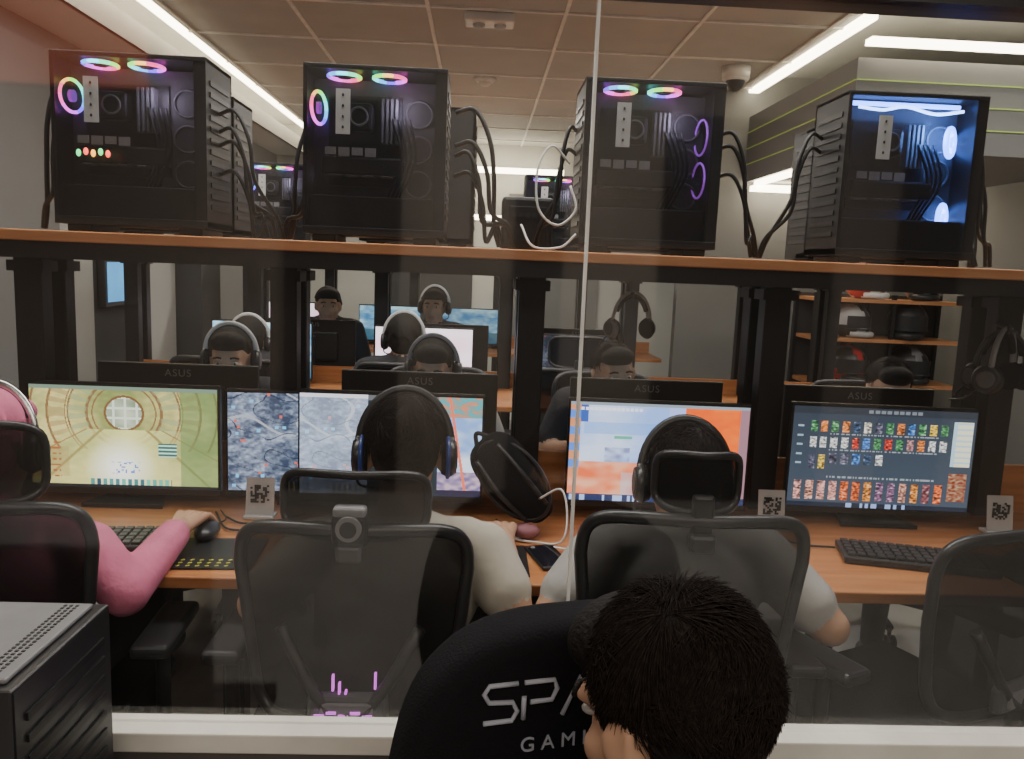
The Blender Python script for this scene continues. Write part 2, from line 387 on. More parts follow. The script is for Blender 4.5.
def screen(fn,w,h,nu,parent,y,z0,gain=1.):
    nv=int(nu*h/w); me=bpy.data.meshes.new('screen_panel')
    V=[(-w/2+w*i/nu,y,z0+h-h*j/nv) for j in range(nv+1) for i in range(nu+1)]
    F=[];C=[]
    for j in range(nv):
        for i in range(nu):
            a=j*(nu+1)+i; F.append((a,a+nu+1,a+nu+2,a+1)); c=fn((i+.5)/nu,(j+.5)/nv)
            C+= [max(0,c[0])**2.0*gain,max(0,c[1])**2.0*gain,max(0,c[2])**2.0*gain,1]*4
    me.from_pydata(V,[],F); at=me.color_attributes.new('Col','FLOAT_COLOR','CORNER'); at.data.foreach_set('color',C)
    me.materials.append(M_screen); o=bpy.data.objects.new('screen_panel',me); COL.objects.link(o); o.parent=parent
def text(name,s,size,loc,rot,m,parent,ext=.001,sp=1.):
    cu=bpy.data.curves.new(name,'FONT'); cu.body=s; cu.size=size; cu.extrude=ext; cu.align_x='CENTER'; cu.align_y='CENTER'; cu.space_character=sp
    o=bpy.data.objects.new(name,cu); COL.objects.link(o); o.location=loc; o.rotation_euler=rot; cu.materials.append(m); o.parent=parent
    return o
def monitor(x,y,rz,fn,w=.505,z0=.80,nu=160,gain=1.):
    h=w*9/16; b=MB(); e=.006
    b.box((0,.012,z0+h/2),(w+2*e,.022,h+2*e+.006),M_black,bev=.004)
    b.box((0,.036,z0+h*.48),(w*.62,.03,h*.62),M_black,bev=.012)
    b.box((0,-.0005,z0-.009),(w+2*e,.004,.016),M_black2)
    b.box((0,.055,.88),(.055,.02,.24),M_black2,bev=.006)
    b.prism([(-.11,-.08),(.11,-.08),(.07,.06),(-.07,.06)],.012,M_black2,Matrix.Translation((0,.05,.751)),bev=.002)
    o=b.done('gaming_monitor',(x,y,0),(0,0,rz))
    screen(fn,w,h,nu,o,-.0015,z0,gain)
    text('logo_print','ASUS',.034,(0,.0245,z0+h-.022),(radians(90),0,pi),M_grey,o,.0005,1.15)
    return o
monitor(-.965,2.2,0,img_game,nu=240)
monitor(-.45,2.27,radians(3),img_map,z0=.785,nu=240)
monitor(-.235,2.2,0,img_mix,nu=240)
monitor(.518,2.2,radians(-2),img_fps,nu=240)
monitor(1.165,2.2,radians(-3),img_launch,nu=280,w=.52)
for x in (-.98,-.19,.57,1.30): monitor(x,2.66,pi,img_far,nu=40)
monitor(-1.18,4.4,0,img_far,nu=70,w=.53); monitor(-.30,4.4,0,img_far2,nu=70,w=.53,gain=1.3); monitor(.5,4.4,0,img_map,nu=50,gain=.25)
for x in (-1.0,-.2,.6): monitor(x,4.86,pi,img_far,nu=30)
monitor(-.75,6.75,0,img_far,nu=40,gain=.6); monitor(-.1,6.75,0,img_far,nu=40,gain=.4); monitor(-1.5,6.75,0,img_far2,nu=40)

# ---------------------------------------------------------------- PC cases
def pc(x0,x1,y0,style,flip=False,h=.42,z=1.497,light=True):
    w=x1-x0; d=.21; b=MB(); T=.008
    zz=.018
    for sx in (-1,1): b.box((sx*(w/2-.05),d/2,.009),(.06,d*.8,.018),M_black,bev=.003)
    b.b2(-w/2,w/2,0,d,zz,zz+.02,M_black,bev=.002)
    b.b2(-w/2,w/2,0,d,zz+h-.012,zz+h,M_black,bev=.002)
    b.b2(-w/2,w/2,d-T,d,zz,zz+h,M_black)
    b.b2(w/2-.03,w/2,.002,d,zz,zz+h,M_metal); b.b2(-w/2,-w/2+.01,.002,d,zz,zz+h,M_metal)
    for i in range(12): b.b2(w/2-.002,w/2+.003,.03,d-.03,zz+.05+i*.028,zz+.062+i*.028,M_black2)
    for i in range(12): b.b2(-w/2-.003,-w/2+.002,.03,d-.03,zz+.05+i*.028,zz+.062+i*.028,M_black2)
    b.b2(-w/2+.01,w/2-.03,.09,.10,zz+.02,zz+h-.02,M_inner)
    b.b2(-w/2+.01,w/2-.03,.02,.09,zz+.02,zz+.10,M_black,bev=.003)
    b.b2(-w/2+.05,w/2-.12,.08,.09,zz+.13,zz+h-.06,M_black2)
    b.b2(-w/2+.04,w/2-.11,.03,.08,zz+.155,zz+.20,M_black2,bev=.006)
    for i in range(4):
        b.b2(-w/2+.05+i*.034,-w/2+.078+i*.034,.028,.03,zz+.203-.003*(i%2),zz+.222,M_lgrey)
        b.ring((-w/2+.07+i*.045,.045,zz+.152),.016,.002,M_grey,(0,0,1),n=14,seg=5)
    for i in range(3): b.ring((w/2-.075,.086,zz+.14+i*.09),.034,.003,M_grey,(0,1,0),n=20,seg=5)
    b.box((-w/2+.135,.055,zz+.30),(.07,.05,.07),M_black,bev=.01); b.ring((-w/2+.135,.029,zz+.30),.022,.003,M_grey,(0,1,0),n=18,seg=5)
    for i in range(4): b.b2(-w/2+.19+i*.012,-w/2+.196+i*.012,.05,.08,zz+.24,zz+.35,M_grey)
    for i in range(4): b.tube(catmull([(-w/2+.21+i*.01,.05,zz+.10),(-w/2+.245+i*.012,.035,zz+.20),(-w/2+.22+i*.014,.05,zz+.30)],5),.004,M_black)
    tx=-w/2+.10
    b.b2(tx-.018,tx+.018,-.002,-.0005,zz+h-.17,zz+h-.06,M_lgrey)
    for i in range(4): b.ell((tx,-.003,zz+h-.075-i*.026),(.003,.002,.004),M_black)
    b.b2(-w/2+.004,w/2-.028,-.0005,.0035,zz+.012,zz+h-.006,M_caseglass)
    if style!='blue':
        for sx in (-.085,.030):
            b.rainbow((sx,.045,zz+h-.022),.040,.005,(0,0,1),sh=3 if sx<0 else 6)
            b.cyl((sx,.045,zz+h-.025),(sx,.045,zz+h-.020),.016,.016,M_black2)
    if style in('rgbl','dots'):
        b.rainbow((-w/2+.03,.05,zz+h-.10),.040,.0045,(1,-.3,0),sh=5); b.cyl((-w/2+.025,.05,zz+h-.10),(-w/2+.035,.05,zz+h-.10),.015,.015,M_ledpur)
    if style=='pur':
        for k in range(2): b.ring((w/2-.045,.05,zz+h-.13-k*.11),.045,.003,M_ledpur,(1,.10,0))
    if style=='dots':
        for i,mm in enumerate((M_ledgrn,M_ledred,M_ledor,M_ledgrn,M_ledred)): b.ell((-w/2+.065+i*.018,.0,zz+.175+.004*(i%2)),(.006,.003,.009),mm)
    if style=='blue':
        b.tube(catmull([(-w/2+.04,.03,zz+h-.035),(-.08,.03,zz+h-.04),(-.02,.03,zz+h-.03),(.06,.03,zz+h-.045),(w/2-.05,.03,zz+h-.035)],6),.004,M_ledcy)
        b.tube([(-w/2+.03,.05,zz+h-.022),(w/2-.05,.05,zz+h-.022)],.006,M_ledblue)
        for k in (.11,.31):
            b.ring((w/2-.06,.06,zz+h-k),.036,.007,M_ledblue,(1,-1.0,0))
            b.cyl((w/2-.064,.063,zz+h-k),(w/2-.056,.057,zz+h-k),.014,.014,M_ledblue)
            for q in range(7): 
                a=q*2*pi/7; b.tube([(w/2-.06,.06,zz+h-k),(w/2-.06+.022*cos(a),.06+.022*cos(a),zz+h-k+.032*sin(a))],.003,M_ledcy,5)
    o=b.done('gaming_pc_tower',((x0+x1)/2,y0,z),(0,0,pi if flip else 0))
    if light:
        l=bpy.data.lights.new('case_led','POINT'); l.shadow_soft_size=.03; l.energy=2.0 if style=='blue' else .40; l.color=(.15,.35,1) if style=='blue' else (.8,.7,1)
        q=bpy.data.objects.new('case_led',l); COL.objects.link(q); q.parent=o; q.location=(.06,.03,zz+h-.09)
    return o
pc(-1.08,-.70,2.10,'dots'); pc(-.46,-.10,2.10,'rgbl',h=.42); pc(.25,.610,2.10,'pur'); pc(.93,1.30,2.10,'blue')
pc(-1.15,-.78,2.80,'rgb',True,light=False); pc(-.39,-.03,2.80,'rgb',True,light=False); pc(.34,.70,2.80,'rgb',True,light=False); pc(1.06,1.42,2.80,'rgb',True,light=False)
pc(-1.25,-.90,4.3,'rgbl'); pc(.22,.56,4.3,'rgb'); pc(-.6,-.25,4.3,'rgb')

def cables(name,lst,r=.005,m=None):
    b=MB()
    for p in lst: b.tube(catmull(p,8),r,m or M_black,6)
    return b.done(name)
def bundle(x,dx,y=2.3,n=3,seed=0):
    rr=random.Random(seed); L=[]; s=1 if dx>0 else -1
    for i in range(n):
        zt=1.83-.05*i+rr.uniform(-.02,.02); k=rr.uniform(.6,1.0); e=rr.uniform(.75,1.15)
        L.append([(x,y,zt),(x+dx*.35*k,y-.02,zt+.005),(x+dx*.62*k,y-.03,zt-.07),(x+dx*.72*k,y-.03,zt-.17),(x+dx*e*.95,y-.01,1.56),(x+dx*e+s*.01,y,1.503)])
    return cables('cable_bundle',[[(a,b_,max(1.503,c)) for a,b_,c in q] for q in L],rr.choice((.0055,.0065)))
bundle(-.70,.15,2.2,4,1); bundle(-.08,.15,2.2,4,2); bundle(.62,.14,2.2,3,3); bundle(1.31,.09,2.2,3,4)
bundle(.93,-.13,2.25,2,5); bundle(-1.09,-.06,2.2,2,6); bundle(.25,-.10,2.25,2,7)
bundle(-.47,-.10,2.4,3,8)
cables('white_cable',[[(.22,2.12,1.72),(.17,2.10,1.76),(.135,2.08,1.70),(.14,2.07,1.60),(.19,2.07,1.56),(.235,2.07,1.60),(.22,2.08,1.66)],[(.10,2.12,1.56),(.13,2.07,1.505),(.20,2.07,1.505),(.24,2.08,1.54)]],.003,M_white)
cables('hanging_cable',[[(1.34,2.4,1.80),(1.41,2.38,1.74),(1.44,2.37,1.6),(1.47,2.36,1.505)],[(1.34,2.4,1.78),(1.43,2.4,1.72),(1.48,2.4,1.6),(1.46,2.36,1.505)]],.012)
b=MB(); b.box((.13,2.42,1.575),(.15,.12,.155),M_black,bev=.01); b.box((.13,2.358,1.575),(.11,.004,.10),M_metal,bev=.003)
for i in range(5): b.box((.09+i*.02,2.354,1.60),(.012,.003,.012),M_black2)
b.done('network_switch_box')

# ---------------------------------------------------------------- office chair
def chair(x,y,rz,back_z=(.575,.965),wt=.43,wb=.36,head=None,name='office_chair',glow=False,mount=True,mm=None):
    b=MB(); z0,z1=back_z; yb=-.21; mm=mm or M_mesh
    def bp(u,v):
        w=(wb+(wt-wb)*min(1,v*1.3))/2
        return Vector((u*w, yb-.05*(v-.3)**2+.045*u*u-.0, z0+(z1-z0)*v))
    def sq(a,e): return math.copysign(abs(cos(a))**e,cos(a)),math.copysign(abs(sin(a))**e,sin(a))
    loop=[]
    for k in range(48):
        u,v=sq(2*pi*k/48,.28); loop.append(bp(u,.5+.5*v))
    b.tube(loop,.013,M_black2,8,True)
    def sf(i,j):
        u,v=sq(2*pi*i,.28); return bp(u*j,.5+.5*v*j)
    b.surf(sf,48,8,mm)
    b.box((0,yb-.03,z0+.05),(.15,.025,.06),M_dgrey,bev=.01); b.box((0,yb-.045,z0+.05),(.10,.008,.035),M_grey,bev=.004)
    if glow:  # coloured reflection on the lumbar plate, painted as emissive marks
        for i in range(5): b.box((-.05+.022*i,yb-.050,z0+.045+.006*(i%2)),(.018,.003,.005),M_reflpk)
        for i,zq in enumerate((.10,.085,.07)): b.box((-.028+.012*i,yb-.03,z0+zq),(.004,.01,.03),M_reflpk)
        b.box((.05,yb-.03,z0+.105),(.004,.01,.03),M_reflpk)
    b.tube(catmull([(-.13,yb-.01,z0+.20),(-.06,yb-.035,z0+.08),(0,yb-.04,z0+.03),(.06,yb-.035,z0+.08),(.13,yb-.01,z0+.20)],6),.012,M_black)
    b.tube(catmull([(0,yb-.03,z0+.05),(0,yb-.03,z0-.08),(0,-.14,.40),(0,0,.39)],6),.022,M_black)
    b.box((0,.02,.445),(.49,.47,.075),M_fabric,bev=.035,seg=4); b.box((0,.0,.40),(.26,.26,.03),M_black,bev=.01)
    for sx in (-1,1):
        b.tube(catmull([(sx*.12,.0,.395),(sx*.27,.0,.41),(sx*.285,.0,.5),(sx*.285,.0,.62)],5),.016,M_black)
        b.box((sx*.285,.03,.635),(.08,.24,.03),M_black2,bev=.012,seg=3)
    b.cyl((0,0,.14),(0,0,.39),.026,.022,M_metal)
    b.cyl((0,0,.10),(0,0,.16),.045,.035,M_black)
    for k in range(5):
        a=2*pi*k/5+.3; ex,ey=.29*cos(a),.29*sin(a)
        b.tube([(0,0,.125),(ex*.5,ey*.5,.11),(ex,ey,.085)],[.028,.022,.016],M_black,8)
        b.cyl((ex,ey,.05),(ex,ey,.085),.008,.008,M_metal,8)
        for q in (-1,1):
            ox,oy=-sin(a)*.014*q,cos(a)*.014*q
            b.cyl((ex+ox*.4,ey+oy*.4,.028),(ex+ox*1.6,ey+oy*1.6,.028),.027,.027,M_black,14)
    if head:
        hz,hw,hh=head
        def hs(i,j):
            u,v=sq(2*pi*i,.45); return Vector((u*j*hw/2,yb-.01+.05*u*u*j*j,hz+v*j*hh/2))
        b.surf(hs,40,6,M_mesh); b.tube([hs(k/40,1) for k in range(40)],.008,M_black2,8,True)
        if mount:
            b.box((0,yb-.030,z1+.006),(.066,.034,.070),M_black2,bev=.014,seg=3)
            b.box((0,yb-.032,z1+.040),(.060,.032,.020),M_grey,bev=.008,seg=3)
            b.cyl((0,yb-.054,z1+.012),(0,yb-.02,z1+.012),.023,.025,M_grey); b.cyl((0,yb-.057,z1+.012),(0,yb-.05,z1+.012),.015,.015,M_black2)
        b.box((0,yb-.03,z1-.038),(.05,.03,.035),M_dgrey if mount else M_black2,bev=.008)
        if not mount: b.box((0,yb-.022,z1+.01),(.04,.02,.08),M_black2,bev=.006)
    return b.done(name,(x,y,0),(0,0,rz))
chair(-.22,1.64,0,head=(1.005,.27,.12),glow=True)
chair(.43,1.64,radians(-2),(.60,1.00),head=(1.065,.16,.11),mount=False,mm=M_mesh2)
chair(-.945,1.64,radians(4),(.60,.985),wt=.44,head=(1.06,.28,.15),mount=False)
chair(1.03,1.72,radians(25),(.57,.96),head=None)
for x in (-.96,-.17,.55,1.68): chair(x,3.25,pi,(.6,1.0))
for x in (-1.15,-.33,.45): chair(x,3.76,0,(.6,1.0),head=(1.08,.26,.14) if x>0 else None,mount=False)

# ---------------------------------------------------------------- people
def blob(parts,name,voxel,mats,parent,smooth=4):
    bm=bmesh.new()
    def addt(t,M): 
        t.transform(M); me=bpy.data.meshes.new('t'); t.to_mesh(me); t.free(); bm.from_mesh(me); bpy.data.meshes.remove(me)
    for p in parts:
        if p[0]=='c':
            _,a,c,r0,r1,sy,mi=p; a=Vector(a);c=Vector(c)
            cen=Vector((0,a.y,0)); S=Matrix.Translation(cen)@Matrix.Diagonal((1,sy,1,1))@Matrix.Translation(-cen)
            for q,r in ((a,r0),(c,r1)):
                t=bmesh.new(); bmesh.ops.create_uvsphere(t,u_segments=20,v_segments=12,radius=r); addt(t,S@Matrix.Translation(q))
            t=bmesh.new(); bmesh.ops.create_cone(t,cap_ends=True,segments=20,radius1=r0,radius2=r1,depth=(c-a).length); addt(t,S@Matrix.Translation((a+c)/2)@align(c-a))
        else:
            _,c,r,E,mi=p
            t=bmesh.new(); bmesh.ops.create_uvsphere(t,u_segments=24,v_segments=16,radius=1)
            addt(t,Matrix.Translation(c)@E.to_4x4()@Matrix.Diagonal((*r,1)))
    me=bpy.data.meshes.new(name); bm.to_mesh(me); bm.free()
    o=bpy.data.objects.new(name,me); COL.objects.link(o)
    m=o.modifiers.new('r','REMESH'); m.mode='VOXEL'; m.voxel_size=voxel; m.use_smooth_shade=True
    if smooth: m2=o.modifiers.new('s','SMOOTH'); m2.iterations=smooth; m2.factor=.5
    dg=bpy.context.evaluated_depsgraph_get(); me2=bpy.data.meshes.new_from_object(o.evaluated_get(dg))
    o.modifiers.clear(); o.data=me2; me2.name=name
    me2.materials.clear()
    for q in mats: me2.materials.append(q)
    n=len(me2.polygons); C=np.empty(n*3); me2.polygons.foreach_get('center',C); C=C.reshape(-1,3)
    best=np.full(n,1e9); idx=np.zeros(n,dtype=np.int32)
    for p in parts:
        if p[0]=='c':
            _,a,c,r0,r1,sy,mi=p; a=np.array(a,float);c=np.array(c,float)
            Q=C.copy(); Q[:,1]=a[1]+(Q[:,1]-a[1])/sy
            d=c-a; L=max(1e-9,d@d); t=np.clip(((Q-a)@d)/L,0,1)
            dist=np.linalg.norm(Q-(a+t[:,None]*d),axis=1)-(r0+(r1-r0)*t)
        else:
            _,c,r,E,mi=p; Q=(C-np.array(c))@np.array(E); r=np.array(r)
            k=np.linalg.norm(Q/r,axis=1); dist=(k-1)*np.linalg.norm(Q,axis=1)/np.maximum(k,1e-6)
        s=dist<best; best[s]=dist[s]; idx[s]=mi
    me2.polygons.foreach_set('material_index',idx); me2.polygons.foreach_set('use_smooth',[True]*n)
    o.parent=parent
    return o
I3=Matrix.Identity(3)
def hand(parent,wrist,fwd,side,curl=.5,mat_=None,vox=.003):
    f=Vector(fwd).normalized(); up=Vector((0,0,1)); rt=f.cross(up).normalized(); up=rt.cross(f)
    B=Matrix((rt,f,up)).transposed()
    W=Vector(wrist)
    def T(x,y,z): return W+B@Vector((x*side,y,z))
    P=[]
    c=lambda a,b,r0,r1: P.append(('c',tuple(a),tuple(b),r0,r1,1.,0))
    c(T(0,-.03,0),T(0,.015,0),.026,.024)
    fx=(-.030,-.010,.011,.031); ln=(.072,.080,.074,.058)
    for i in range(4):
        k=T(fx[i],.085-.004*abs(i-1),.004)
        c(T(fx[i]*.45,.01,0),k,.015,.0115)
        L=ln[i]; a=0; p=Vector((fx[i],.085-.004*abs(i-1),.004)); 
        for seg,fr in enumerate((.45,.30,.25)):
            a-=curl*(.55,.8,.6)[seg]
            q=p+Vector((fx[i]*.12,cos(a)*L*fr,sin(a)*L*fr)); c(T(*p),T(*q),.0092-.0008*seg,.0086-.0009*seg); p=q
    p0=(-.018,.018,-.004);p1=(-.045,.048,-.012);p2=(-.056,.078,-.018);p3=(-.052,.10,-.024)
    c(T(*p0),T(*p1),.015,.012);c(T(*p1),T(*p2),.011,.010);c(T(*p2),T(*p3),.0098,.0082)
    blob(P,'hand',vox,[mat_ or M_skin],parent,2)
def headparts(H,E):
    P=[]
    def e(c,r,mi,rot=None): P.append(('e',tuple(H+E@Vector(c)),r,E@(rot.to_matrix() if rot else I3),mi))
    def c(a,b,r0,r1,mi): P.append(('c',tuple(H+E@Vector(a)),tuple(H+E@Vector(b)),r0,r1,1.,mi))
    e((0,-.012,.03),(.075,.094,.088),0); e((0,.022,-.03),(.062,.072,.08),0); e((0,.045,-.088),(.040,.042,.03),0)
    c((0,.088,.012),(0,.106,-.030),.007,.013,0); e((-.014,.094,-.033),(.009,.011,.008),0); e((.014,.094,-.033),(.009,.011,.008),0)
    c((-.045,.072,.022),(-.015,.086,.024),.009,.009,0); c((.045,.072,.022),(.015,.086,.024),.009,.009,0)
    e((-.040,.062,-.03),(.024,.022,.022),0); e((.040,.062,-.03),(.024,.022,.022),0)
    c((-.018,.086,-.062),(.018,.086,-.062),.0065,.0065,3); c((-.013,.084,-.071),(.013,.084,-.071),.007,.007,3)
    for s in (-1,1):
        e((s*.080,-.008,-.012),(.010,.021,.034),0,Euler((radians(-10),0,s*radians(-22)))); c((s*.083,-.024,.012),(s*.082,-.012,-.038),.007,.006,0)
    return P
def hair(H,E,parent,style,vox,m=None,seed=0,strands=0):
    rr=random.Random(seed); P=[]
    def e(c,r): P.append(('e',tuple(H+E@Vector(c)),r,E,0))
    k=.0 if not strands else -.004
    e((0,-.024,.046),(.083+k,.096+k,.084+k)); e((0,-.040,.004),(.075+k,.070+k,.076))
    e((0,.045,.075),(.066,.045,.04))
    for i in range(0 if strands else 70):
        th=rr.uniform(0,2*pi); ph=rr.uniform(.05,1.75)
        d=Vector((sin(ph)*cos(th),sin(ph)*sin(th),cos(ph)))
        if d.y>.55 and d.z<.5: continue
        c0=Vector((0,-.022,.038)); p=c0+Vector((d.x*.078,d.y*.092,d.z*.082))
        tang=Vector((rr.uniform(-.4,.4)+d.x*.5,rr.uniform(-.2,.5)-.3*(d.y<0)*1.5,-.5-rr.random()*.4)); tang-=d*tang.dot(d)*.75
        q=p+tang.normalized()*rr.uniform(.025,.045)+d*.004
        P.append(('c',tuple(H+E@p),tuple(H+E@q),.010,.004,1.,0))
    blob(P,'hair',vox,[m or M_hair],parent,2)
    if strands:
        cu=bpy.data.curves.new('hair_strands','CURVE'); cu.dimensions='3D'; cu.bevel_depth=.00075; cu.bevel_resolution=0; cu.use_fill_caps=False
        c0=Vector((0,-.026,.036)); R0=Vector((.080,.095,.090)); K=Vector((.02,-.045,.125))
        n=0
        while n<strands:
            d=Vector((rr.gauss(0,1),rr.gauss(0,1),rr.gauss(0,1))).normalized()
            if (d.y>.45 and d.z<.45) or d.z<-.62 or (abs(d.x)>.5 and d.z<-.12 and d.y>-.55): continue
            n+=1
            p=c0+Vector((d.x*R0.x,d.y*R0.y,d.z*R0.z)); clump=noise.noise_vector(p*26+Vector((seed,0,0)))
            g=(p-c0-(K-c0)).normalized()*.8+clump*1.8+Vector((rr.gauss(0,.2),rr.gauss(0,.2),rr.gauss(0,.2)))
            g.z-=.35; L=rr.uniform(.028,.052) if d.z>-.1 else rr.uniform(.015,.025); pts=[]
            fin=rr.uniform(.002,.009)+.010*max(0,clump.x)
            for s in range(5):
                q=p-c0; nn=Vector((q.x/R0.x**2,q.y/R0.y**2,q.z/R0.z**2)).normalized()
                kk=math.sqrt((q.x/R0.x)**2+(q.y/R0.y)**2+(q.z/R0.z)**2)
                ps=c0+q/kk+nn*(fin*(s/4)**1.3); pts.append(H+E@ps)
                tg=g-nn*g.dot(nn); tg.normalize(); p=c0+q/kk+tg*L/4
            sp=cu.splines.new('POLY'); sp.points.add(4)
            for j,q in enumerate(pts): sp.points[j].co=(*q,1); sp.points[j].radius=(1,1,.9,.7,.25)[j]
        cu.materials.append(M_strand); o=bpy.data.objects.new('hair_strands',cu); COL.objects.link(o); o.parent=parent
def headset(H,E,col=M_black,accent=None,name='headset',bandm=None):
    b=MB(); 
    def T(v): return H+E@Vector(v)
    b.tube([T((.096*cos(a),-.012,.015+.121*sin(a))) for a in [pi*k/20 for k in range(21)]],.011,bandm or col,8,flat=.6)
    b.tube([T((.087*cos(a),-.012,.012+.112*sin(a))) for a in [pi*(.15+.7*k/14) for k in range(15)]],.010,M_fabric,8)
    for s in (-1,1):
        A=T((s*.078,-.006,-.008));B=T((s*.094,-.006,-.008));C=T((s*.110,-.006,-.008))
        b.cyl(A,B,.036,.044,M_fabric,24); b.cyl(B,C,.044,.034,col,24)
        if accent: b.ring(A*.15+B*.85,.043,.0045,accent,tuple(B-A),seg=8)
        b.cyl(C,T((s*.112,-.006,-.008)),.026,.024,accent or M_dgrey,20)
        b.tube([T((s*.100,-.01,.0)),T((s*.098,-.012,.035))],.008,bandm or col)
    m0=T((-.100,.005,-.03)); b.tube(catmull([m0,T((-.10,.05,-.07)),T((-.06,.10,-.085))],6),.003,M_black)
    return b.done(name)
def person(x,y,face=0.,shirt=M_dshirt,head=(0,.07,1.075),hrot=(0,0,0),sh=.955,R=None,L=None,vox=.008,long_sleeve=False,hset=None,
           pants=M_pants,hstyle='norm',seed=0,eyes=True,lean=.06,hood=False,width=1.,hairm=None,strands=0,tuck=False,skin=None):
    skin=skin or M_skin
    E0=bpy.data.objects.new('person',None); COL.objects.link(E0); E0.location=(x,y,0); E0.rotation_euler=(0,0,face)
    P=[]; w=width
    def c(a,b,r0,r1,mi,sy=1.): P.append(('c',tuple(a),tuple(b),r0,r1,sy,mi))
    def e(cc,r,mi,rot=I3): P.append(('e',tuple(cc),r,rot,mi))
    ch=(0,lean,sh-.10)
    e((0,.0,.565),(.175*w,.135,.10),2); c((0,.005,.60),(0,lean*.6,.76),.145*w,.15*w,1,.75)
    e(ch,(.175*w,.115,.155),1); c((-.135*w,lean,sh-.005),(.135*w,lean,sh-.005),.06,.06,1,.95)
    c((-.06,lean,sh+.02),(.06,lean,sh+.02),.045,.045,1); e((0,lean+.0,sh+.035),(.075,.07,.035),1)
    H=Vector(head); E=Euler(hrot).to_matrix()
    nb=H+E@Vector((0,-.018,-.07)); c((0,lean+.005,sh+.01),nb,.056,.052,0)
    if hood: e((0,lean-.06,sh+.05),(.10,.06,.06),1)
    arms={}
    RR=R or ((.26,.10,.73),(.17,.30,.79)); LL=L or ((-.26,.10,.73),(-.17,.30,.79))
    for s,el,wr in ((1,RR[0],RR[1]),(-1,LL[0],LL[1])):
        S=Vector((s*.175*w,lean,sh-.02)); el=Vector(el); wr=Vector(wr)
        c(S,el,.050,.040,0); c(el,wr,.041,.027,0)
        if long_sleeve: c(S,el,.058,.050,1); c(el,wr-(wr-el)*.12,.049,.038,1)
        else: c(S,S.lerp(el,.68),.064,.060,1)
        arms[s]=(el,wr)
    for s in (-1,1):
        hp=Vector((s*.09,.02,.55)); kn=Vector((s*.13,.42,.53)); an=Vector((s*.13,.40,.11)); toe=Vector((s*.135,.54,.036)); hl=Vector((s*.13,.37,.045))
        if tuck: kn=Vector((s*.15,.13,.17)); an=Vector((s*.14,-.24,.09)); hl=Vector((s*.14,-.28,.075)); toe=Vector((s*.14,-.33,.035))
        c(hp,kn,.088,.060,2); c(kn,an,.058,.042,2); c(hl,toe,.042,.034,4)
        if not tuck: c(an,(s*.13,.395,.07),.036,.036,4)
    P+=headparts(H,E)
    blob(P,'body',vox,[skin,shirt,pants,M_lip,M_shoe],E0)
    for s in (-1,1):
        el,wr=arms[s]; d=wr-el; d.z*=.3
        hand(E0,wr,d,s,curl=.55,vox=.003 if vox<.01 else .004,mat_=skin)
    hair(H,E,E0,hstyle,.004 if vox<.01 else .006,hairm,seed,strands)
    if eyes:
        b=MB()
        for s in (-1,1):
            p=H+E@Vector((s*.031,.080,.002)); b.ell(p,(.0115,.0115,.0055),M_eye,u=12,v=8); b.ell(p+E@Vector((0,.0088,-.0005)),(.005,.0035,.005),M_iris,u=10,v=6)
            b.tube([H+E@Vector((s*.047,.085,.021)),H+E@Vector((s*.03,.0945,.027)),H+E@Vector((s*.016,.095,.024))],.0035,M_hair,6)
        b.done('eyes',parent=E0)
    if hset is not None:
        Mx=Matrix.Translation((x,y,0))@Matrix.Rotation(face,4,'Z'); headset(Mx@H,Mx.to_3x3()@E,*hset)
    return E0
person(-.985,1.60,0,M_pink,head=(-.035,.09,1.03),hrot=(radians(-10),0,0),sh=.845,R=((.275,.0,.755),(.285,.27,.80)),long_sleeve=True,hset=(M_black2,None,'headset',M_chrome),seed=1,hood=True,eyes=False,hairm=M_pink)
person(-.15,1.60,0,M_cream,head=(.0,.09,1.045),hrot=(radians(-12),0,radians(4)),sh=.87,R=((.24,-.04,.755),(.225,.27,.795)),L=((-.28,-.04,.755),(-.22,.26,.795)),hset=(M_black2,M_blue,'headset'),seed=2,eyes=False,lean=.03,strands=1800)
person(.45,1.60,0,M_gshirt,head=(.01,.09,1.00),hrot=(radians(-14),0,radians(-3)),sh=.875,R=((.30,-.05,.735),(.20,.25,.79)),L=((-.28,-.05,.752),(-.12,.22,.795)),hset=(M_black2,None,'headset'),seed=3,eyes=False,lean=.03,strands=1800)
for i,(x,hz,sh,hr) in enumerate(((-.96,1.055,.93,(-8,0,6)),(-.175,1.04,.93,(-12,0,-5)),(.54,1.05,.94,(-6,4,10)),(1.66,1.02,.92,(-14,0,-8)))):
    person(x,3.22,pi,(M_dshirt,M_gshirt,M_dshirt,M_pink)[i],head=(0,.09,hz),hrot=tuple(radians(q) for q in hr),sh=sh,vox=.010,hset=((M_black2,None,'headset',M_lgrey),(M_black2,None,'headset',M_grey),None,None)[i],seed=10+i,skin=(M_skin,M_skin2,M_skin2,M_skin)[i],strands=(0,0,1200,1200)[i])
for i,(x,hz) in enumerate(((-1.1,1.04),(-.36,1.08))):
    person(x,3.80,0,M_dshirt,head=(0,.08,hz),sh=.95,vox=.014,hset=(M_black2,None,'headset',M_lgrey),seed=20+i,eyes=False)
for i,(x,hz) in enumerate(((-1.0,1.15),(-.30,1.17))):
    person(x,5.42,pi,M_dshirt,head=(0,.09,hz),hrot=(0,0,radians(12-20*i)),sh=1.02,vox=.014,hset=(M_black2,None,'headset',M_lgrey) if i else None,seed=30+i,skin=M_skin2)
person(.222,.66,radians(14),M_dshirt,head=(0,.08,1.02),hrot=(radians(-18),radians(-4),radians(24)),sh=.86,vox=.006,seed=40,eyes=True,lean=.04,strands=10000,tuck=True,R=((.24,.0,.62),(.12,.14,.55)),L=((-.24,.0,.62),(-.12,.14,.55)))
